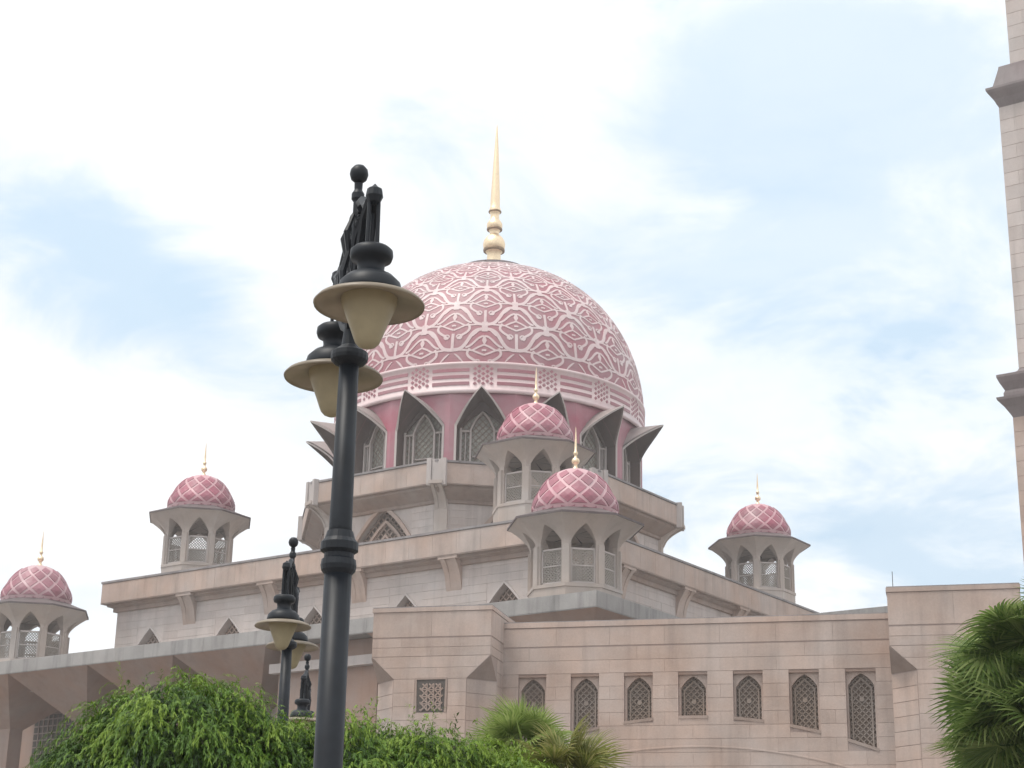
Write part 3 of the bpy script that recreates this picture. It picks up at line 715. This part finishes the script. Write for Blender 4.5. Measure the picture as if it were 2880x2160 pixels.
for xc in WC:
    h = .885; zb0, zb1 = wbot(xc-h), wbot(xc+h)
    ar = arch(1.52, 0, 17.7, 18.42, 8, .55, xc); ar[0] = (xc-.76, wbot(xc-.76)+.12); ar[-1] = (xc+.76, wbot(xc+.76)+.12)
    win = MB().wall([(xc-h, zb0), (xc-h, 18.675), (xc+h, 18.675), (xc+h, zb1)], [ar], lambda x, z, d: (x, YW+.24+d, z), .36).build('window', M['stone'], portal)
    MB().poly([(x, YW+.6, z) for x, z in ar]).build('pane', M['glassbrown'], win)
    MB().box(xc-h, xc+h, YW+.02, YW+.30, 18.50, 18.672).build('shade_strip', M['pier'], win)  # dark strip added as a painted shadow line under the recess head
    gs = grid_screen(ar, .26, .06, .05, YW+.48); gs.build('lattice_screen', M['lattice'], win)
    fr = frame_strip([(xc-.62, ar[0][1]), (xc-.62, 17.6), (xc, 18.2), (xc+.62, 17.6), (xc+.62, ar[-1][1])], .09, YW+.42, YW+.56); fr.build('window_frame', M['lattice'], win)
    MB().loft([[(xc, YW+.30, 17.0+.22*cos(a)) if False else (xc+.15*cos(a), yy, 16.9+.15*sin(a)) for a in [2*pi*i/8 for i in range(8)]] for yy in (YW+.42, YW+.47)], True, True, True).build('rosette', M['lattice'], win)
    sl = MB(); sl.prism([(xc-h-.02, zb0-.1), (xc-h-.02, zb0+.08), (xc+h+.02, zb1+.08), (xc+h+.02, zb1-.1)], lambda p, s_: (p[0], YW-.07+s_*.4, p[1])); sl.build('sill', M['stone_tan'], win)
# thin moulding of the great arch below the windows
am = MB(); pts = [(x, 14.1-.0155*(x-19.6)**2) for x in [PWD+.1+i*(PX1-PWD-.2)/30 for i in range(31)]]
am.loft([[(x, YW-.02, z), (x, YW-.06, z+.02), (x, YW-.06, z+.10), (x, YW-.02, z+.12)] for x, z in pts], False); am.build('arch_moulding', M['stone'], portal)
MB().tube([(PX1+.35, .4, 22.8), (PX1+.35, .4, 23.9)], .022, 6).build('lightning_rod', M['iron'], portal)
# gatehouse roof slab behind the parapet
MB().box(PWD, PX1, YW+1.1, YW+14, 20.6, 20.9).build('gatehouse_roof', M['roofgrey'], portal)

# low arcade roof behind the gatehouse, parallel to the hall front
arc = thing('arcade', 'low grey arcade roof between the hall and the right gate pylon', 'arcade', (0,0,0), 0)
AP = Vector((23.4, 134.5, 0)); du = Vector((cos(PHI), sin(PHI), 0)); dn = Vector((-sin(PHI), cos(PHI), 0))
def arcbox(a0, a1, d0, d1, z0, z1):
    b = MB(); q = [AP+du*a+dn*d for a, d in ((a0, d0), (a1, d0), (a1, d1), (a0, d1))]
    return b.loft([[(p.x, p.y, z) for p in q] for z in (z0, z1)], True, True, True)
arcbox(-7, 16, 0, 6, 27.2, 28.0).build('roof_slab', M['roofgrey'], arc)
arcbox(-6.5, 15.5, .5, 5.5, 0, 27.2).build('wall', M['stone'], arc)

# ------------------------------------------------------------------ minaret
u_ = Vector((sin(PHI), -cos(PHI), 0)); v_ = Vector((cos(PHI), sin(PHI), 0))
def tier_half(corner_x): return None
MC = Vector((38.45, 124.2, 0)) + v_*4.6 - u_*4.6
mina = thing('minaret', 'tall square stone minaret with projecting cornices at the right picture edge', 'minaret', (MC.x, MC.y, 0), PHI)
def sq(h, z): return [(-h,-h,z),(h,-h,z),(h,h,z),(-h,h,z)]
def tier(z0, z1, h, mat, course=1.15):
    t = MB().loft([sq(h, z0), sq(h, z1)], True, True, True).build('shaft', M['joint'], mina)
    clad(t, -h, h, z0, z1, 2.3, course, mat, -h, gap=.03, visible=lambda x, z: z > 24 and z < 90)
    clad(t, -h, h, z0, z1, 2.3, course, mat, -h, gap=.03, place=face_place(-pi/2), visible=lambda x, z: z > 24 and z < 90 and x > 0)
tier(0, 41.2, 5.15, M['stone']); tier(45.2, 67.2, 4.6, M['stone_pale']); tier(71.2, 92, 3.7, M['stone_pale'])
def cornice(pr):
    MB().loft([sq(h, z) for h, z in pr], True, True, True).build('cornice', M['ledge'], mina)
cornice([(5.15,41.2),(5.3,41.5),(5.6,42.0),(6.0,42.5),(6.05,42.7),(5.6,42.75),(5.6,43.1),(5.5,43.3),(5.8,43.9),(5.95,44.3),(5.95,44.5),(5.2,44.6),(4.7,45.0),(4.6,45.2)])
cornice([(4.6,67.2),(4.75,67.5),(4.9,67.9),(5.25,68.4),(5.35,68.6),(5.35,68.8),(4.95,68.85),(4.75,69.6),(4.5,70.6),(4.45,70.9),(3.75,70.95),(3.7,71.2)])
MB().loft([sq(3.7, 92), sq(4.4, 93), sq(4.4, 93.6), sq(3, 94), sq(2.6, 104), sq(.05, 116)], True, True, True).build('top_stage', M['stone_pale'], mina)

# ------------------------------------------------------------------ street lamps
def spiral(c, r0, r1, a0, a1, n=16):
    return [(0, c[0]+(r0+(r1-r0)*i/n)*cos(a0+(a1-a0)*i/n), c[1]+(r0+(r1-r0)*i/n)*sin(a0+(a1-a0)*i/n)) for i in range(n+1)]
def make_lamp():
    Lp = inst('street_lamp', None)
    MB().lathe([(.19,0),(.19,.12),(.16,.16),(.15,.7),(.17,.74),(.17,.8),(.12,.88),(.098,1.0),(.094,2.4),(.090,3.98)], 20, 0, (0,0), True, True).build('lower_post', M['iron'], Lp, True)
    MB().lathe([(.088,3.96),(.112,3.99),(.118,4.02),(.112,4.06),(.098,4.07),(.098,4.10),(.124,4.12),(.124,4.17),(.100,4.20),(.085,4.25)], 20, 0, (0,0), True, True).build('collar', M['iron'], Lp)
    MB().lathe([(.080,4.2),(.076,4.28),(.066,5.42)], 20, 0, (0,0), True, True).build('upper_post', M['iron'], Lp, True)
    MB().lathe([(.064,5.39),(.105,5.41),(.124,5.43),(.128,5.455),(.124,5.485),(.095,5.505),(.06,5.535),(.052,5.60),(.04,5.75),(.034,5.9),(.03,6.6),(.045,6.62),(.045,6.66),(.028,6.69),(.03,6.74)], 20, 0, (0,0), True, True).build('head_ring', M['iron'], Lp)
    MB().lathe([(.004,6.745),(.03,6.75),(.055,6.772),(.066,6.81),(.060,6.845),(.038,6.872),(.004,6.882)], 16).build('finial_ball', M['iron'], Lp, True)
    Yl = .755
    for sg in (1, -1):
        a = MB()
        def T(path, r): a.tube([(x, sg*y, z) for x, y, z in path], r*1.75, 6)
        for dx in (-.035, .035):
            T([(dx*.5, .02, 5.66), (dx, .14, 5.72), (dx, .30, 5.86), (dx, .44, 6.06), (dx, .58, 6.24), (dx*.6, .70, 6.31), (0, Yl, 6.31)], .016)
        T([(0, .02, 6.50), (0, .12, 6.54), (0, .26, 6.50), (0, .40, 6.40), (0, .56, 6.34), (0, Yl, 6.33)], .018)
        T(spiral((.17, 6.20), .13, .03, -.6, 4.6*pi/2), .014); T(spiral((.34, 6.26), .10, .02, 2.2, 2.2-4.2*pi/2), .013); T(spiral((.22, 5.98), .10, .03, .3, 5*pi/2), .013)
        T(spiral((.12, 6.42), .07, .02, 1.2, 1.2+3.6*pi/2), .012)
        T([(0, .03, 5.9), (0, .12, 6.02), (0, .08, 6.12), (0, .16, 6.22), (0, .30, 6.34)], .014)
        for q in (-.05, .05): T([(q, .30, 5.92), (q, .36, 6.06), (q, .42, 6.20), (q*.5, .5, 6.3)], .012)
        for q in (-1, 1):
            a.tube([(q*.02, sg*.03, 5.70), (q*.07, sg*.06, 5.85), (q*.085, sg*.05, 6.05), (q*.05, sg*.05, 6.2), (q*.075, sg*.07, 6.34), (q*.03, sg*.05, 6.48)], [.014, .022, .026, .022, .024, .012], 6)
            a.tube([(q*.03, sg*.20, 5.80), (q*.06, sg*.30, 6.0), (q*.055, sg*.42, 6.16), (q*.03, sg*.58, 6.27)], [.012, .022, .024, .014], 6)
        a.lathe([(.004, 6.25), (.04, 6.27), (.058, 6.31), (.05, 6.36), (.02, 6.38), (.004, 6.40)], 10, 0, (0, sg*Yl))
        a.tube([(-.03, sg*Yl, 6.27), (-.034, sg*Yl, 5.93)], .014, 6); a.tube([(.03, sg*Yl, 6.27), (.034, sg*Yl, 5.93)], .014, 6); a.tube([(0, sg*(Yl-.03), 6.2), (0, sg*(Yl-.06), 5.93)], .012, 6)
        a.build('scroll_arm', M['iron'], Lp)
        lu = MB().lathe([(.05,5.95),(.115,5.945),(.137,5.925),(.14,5.89),(.13,5.86),(.092,5.845),(.086,5.80),(.092,5.775),(.10,5.765),(.15,5.745),(.195,5.70),(.207,5.65),(.207,5.615),(.15,5.61),(.004,5.605)], 28, 0, (0, sg*Yl), True).build('luminaire', M['iron'], Lp, True)
        MB().lathe([(.19,5.618),(.28,5.603),(.335,5.58),(.356,5.556),(.352,5.544),(.33,5.564),(.275,5.586),(.17,5.60)], 40, 0, (0, sg*Yl)).build('shade_disc', M['shade'], lu, True)
        MB().lathe([(.180,5.598),(.178,5.57),(.166,5.53),(.147,5.48),(.127,5.43),(.108,5.38),(.092,5.335),(.078,5.30),(.055,5.275),(.025,5.262),(.003,5.26)], 32, 0, (0, sg*Yl)).build('glass_bowl', M['bowl'], lu, True)
    return Lp
LP0 = make_lamp()
lamps = [((-1.10, 11.05), radians(13.8), 'near black twin street lamp in front of the big dome'),
         ((-2.84, 22.40), radians(2), 'smaller black twin street lamp standing behind the green bush, left of the near lamp'),
         ((-3.62, 31.6), radians(3), 'farthest street lamp, only its thin head showing beside the second lamp')]
for i, ((x, y), rz, lb) in enumerate(lamps):
    t = LP0 if i == 0 else copy_tree(LP0)
    t.location = (x, y, 0); t.rotation_euler = (0, 0, rz); tag(t, lb, 'street lamp', 'twin street lamps in a row')

# ------------------------------------------------------------------ vegetation
def set_tone(me, tones):
    at = me.attributes.new('tone', 'FLOAT', 'FACE'); at.data.foreach_set('value', tones)
def leaf_cloud(name, blobs, nstr, mat, parent, seed, llen=.075, lw=.026):
    R = random.Random(seed); V = []; F = []; tone = []
    def leaf(p, d, up_, l, w, tn):
        s_ = d.cross(up_)
        if s_.length < 1e-4: s_ = Vector((1,0,0))
        s_.normalize(); i = len(V); q = p + d*l*.45
        fold = up_*w*.25
        V.extend([tuple(p), tuple(q - s_*w + fold), tuple(p + d*l), tuple(q + s_*w + fold)]); F.append((i, i+1, i+2, i+3)); tone.append(tn)
    tot = sum(b[3]*b[4] for b in blobs)
    for _ in range(nstr):
        x = R.random()*tot
        for bl in blobs:
            x -= bl[3]*bl[4]
            if x <= 0: break
        c = Vector(bl[:3]); rx, ry, rz = bl[3], bl[5] if len(bl) > 5 else bl[3], bl[4]
        th = R.uniform(0, 2*pi); cz = R.uniform(-.45, 1); sr = sqrt(1-cz*cz)
        n = Vector((sr*cos(th), sr*sin(th), cz)); hn = mnoise.noise(Vector((n.x*rx, n.y*ry, n.z*rz))*2.6 + c); h2 = mnoise.noise(Vector((n.x*rx, n.y*ry, n.z*rz*.6))*7 + c)
        dep = 1 - abs(R.gauss(0, .10)) + .17*hn + .05*h2
        lump = 1 + .07*sin(5*th+bl[0]*3)*sr + .05*sin(9*th+4*cz+bl[1]) + .05*sin(7*cz*2+3*th)
        p = c + Vector((n.x*rx, n.y*ry, n.z*rz))*dep*lump
        if p.z < .3: continue
        # a drooping spray: goes outward, then hangs
        d = (n*Vector((1,1,.6)).length*.5 + Vector((R.gauss(0,.35), R.gauss(0,.35), R.gauss(.15,.3)))).normalized()
        L = R.uniform(.14, .42); k = int(L/.0125); st = L/k
        spray = R.gauss(.0, .12); base_t = .17 + .58*max(0, cz)**1.3 + spray + .75*hn + .35*h2 - max(0, 1-dep)*.8  # leaf tone carries new growth plus painted top light and hollow shade
        q = p.copy()
        for i in range(k):
            d = (d + Vector((0,0,-.10)) + Vector((R.gauss(0,.04), R.gauss(0,.04), 0))).normalized(); q = q + d*st
            side = Vector((R.gauss(0,1), R.gauss(0,1), R.gauss(-.2,.7))).normalized()
            ld = (d*.9 + side*.55 + Vector((0,0,-.5))).normalized(); upv = (n*.8 + Vector((0,0,.7)) + side*.3).normalized()
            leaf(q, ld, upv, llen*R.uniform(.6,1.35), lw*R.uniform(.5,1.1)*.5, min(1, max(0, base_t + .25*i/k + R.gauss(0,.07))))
    me = bpy.data.meshes.new(name); me.from_pydata(V, [], F); me.materials.append(mat); set_tone(me, tone); me.update()
    return inst(name, me, parent)
def trunk(parent, x, y, h, r, branches, seed):
    R = random.Random(seed); b = MB(); b.tube([(x, y, 0), (x+.03, y, h*.4), (x-.02, y+.02, h*.75), (x, y, h)], [r*1.3, r, r*.85, r*.6], 8)
    for (bx, by, bz) in branches: b.tube([(x, y, h*.7), ((x+bx)/2, (y+by)/2, h*.75+(bz-h*.7)*.6), (bx, by, bz)], [r*.6, r*.4, r*.15], 6)
    return b.build('trunk', M['bark'], parent)
t1 = thing('bush_tree', 'tall rounded bright green drooping bush at lower left, left of the near lamp', 'bush', (0,0,0))
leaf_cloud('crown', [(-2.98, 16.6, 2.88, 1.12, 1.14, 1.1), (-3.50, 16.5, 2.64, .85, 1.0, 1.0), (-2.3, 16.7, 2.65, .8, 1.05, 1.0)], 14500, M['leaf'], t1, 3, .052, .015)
trunk(t1, -3.0, 16.7, 2.0, .12, [(-3.6,16.5,2.9), (-2.5,16.7,3.0), (-3.0,16.4,3.3), (-3.2,17.1,3.2)], 1)
t2 = thing('bush_tree', 'lower bright green drooping bush behind the near lamp post, reaching right', 'bush', (0,0,0))
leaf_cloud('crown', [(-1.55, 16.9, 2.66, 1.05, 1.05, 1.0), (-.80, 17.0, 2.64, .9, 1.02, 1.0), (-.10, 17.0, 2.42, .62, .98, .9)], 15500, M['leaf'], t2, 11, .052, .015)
trunk(t2, -1.1, 17.0, 1.9, .11, [(-1.6,16.8,2.8), (-.6,17.0,2.8), (-1.1,16.7,3.0)], 2)

def fan_leaf_mesh(name, rad, nseg, mat, seed, droop=.35):
    R = random.Random(seed); V = []; F = []; tone = []; spread = radians(290)
    for i in range(nseg):
        a = -spread/2 + spread*i/(nseg-1); l = rad*(.80+.2*cos(a*.5))*R.uniform(.92, 1.06)
        d = Vector((sin(a), cos(a), 0)); s_ = Vector((cos(a), -sin(a), 0)); wmax = rad*.038; tn = R.uniform(.15, .95)
        rows = []
        for j in range(6):
            t = j/5; w = wmax*(.35+1.1*t if t < .45 else (1.0-t)/.55*.85+.03); z = .16*rad*t - droop*rad*t**2.6 + R.gauss(0, .006)
            c = d*l*t; rows.append((c, w, z))
        for j in range(5):
            (c0, w0, z0), (c1, w1, z1) = rows[j], rows[j+1]
            for sg in (-1, 1):
                k = len(V); V.extend([(c0.x, c0.y, z0), (c1.x, c1.y, z1), (c1.x+sg*s_.x*w1, c1.y+sg*s_.y*w1, z1+w1*.5), (c0.x+sg*s_.x*w0, c0.y+sg*s_.y*w0, z0+w0*.5)])
                F.append((k, k+1, k+2, k+3)); tone.append(min(1, max(0, tn + (.1 if sg > 0 else -.12) + R.gauss(0,.05))))
    me = bpy.data.meshes.new(name); me.from_pydata(V, [], F); me.materials.append(mat); set_tone(me, tone); me.update(); return me
def fan_palm(label, base, crown_z, rad, n, mats, pet, seed, tilt=(-.5, 1.2), trunk_r=.14, drop=0.):
    R = random.Random(seed); t = thing('fan_palm', label, 'palm', (base[0], base[1], 0))
    b = MB(); N_ = 14
    b.tube([(0.02*sin(i), .02*cos(i*1.7), crown_z*i/N_) for i in range(N_+1)], [trunk_r*(1.15 if i % 2 else .95) for i in range(N_+1)], 9); b.build('trunk', M['bark'], t)
    ms = [fan_leaf_mesh('frond', rad, 46, mats[i % len(mats)], seed*10+i, .10+.13*i) for i in range(3)]
    for i in range(n):
        az = 2.39996*i + R.gauss(0,.15); el = tilt[1] - (tilt[1]-tilt[0])*((i*.618) % 1 if drop else i/(n-1)) + R.gauss(0,.08)
        pl_ = pet*R.uniform(.75, 1.1); d = Vector((cos(az)*cos(el), sin(az)*cos(el), sin(el)))
        tip = d*pl_ + Vector((0,0,-.08*pl_)); me = ms[i % 3]
        fwd = (d + Vector((0,0,-.30))).normalized(); side = fwd.cross(Vector((0,0,1))).normalized(); upv = side.cross(fwd); ra = R.gauss(0, .75); side, upv = side*cos(ra) + upv*sin(ra), upv*cos(ra) - side*sin(ra)
        dz = -drop*R.random(); o = inst('frond', me, t); mt = Matrix((side, fwd, upv)).transposed().to_4x4(); mt.translation = tip + Vector((0,0,crown_z+dz)); o.matrix_local = mt
        pb = MB(); pb.tube([(0,0,crown_z+dz-.05), tuple(Vector((0,0,crown_z+dz))+d*pl_*.55), tuple(tip+Vector((0,0,crown_z+dz)))], [.022,.014,.01], 5); pb.build('stalk', mats[0], t)
    return t
fan_palm('large dark green fan palm at the right picture edge before the gate pylon', (6.72, 21.2), 5.42, .74, 105, [M['palmleaf']], .85, 5, (-1.2, 1.35), .14, 1.3)
fan_palm('small pale green fan palm rising behind the right end of the bushes', (.20, 22.6), 4.18, .46, 26, [M['palmleaf2']], .42, 8, (-.8, 1.3), .07)
fan_palm('small yellowing fan palm low beside the bush, below the arched windows', (.74, 20.6), 3.62, .48, 24, [M['palmyellow']], .42, 9, (-.8, 1.25), .07)

# ------------------------------------------------------------------ humid air
HAZE = .00055
hz = MB().box(-330, 330, -60, 420, -1, 122).build('haze', M['iron'])
hm = bpy.data.materials.new('humid_air'); hm.use_nodes = True; hm.node_tree.nodes.clear()
ho = hm.node_tree.nodes.new('ShaderNodeOutputMaterial'); hv = hm.node_tree.nodes.new('ShaderNodeVolumePrincipled')
hv.inputs['Color'].default_value = (.95, .93, .93, 1); hv.inputs['Density'].default_value = HAZE; hv.inputs['Anisotropy'].default_value = .2
hm.node_tree.links.new(hv.outputs[0], ho.inputs['Volume']); hz.data.materials.clear(); hz.data.materials.append(hm); hz['kind'] = 'stuff'
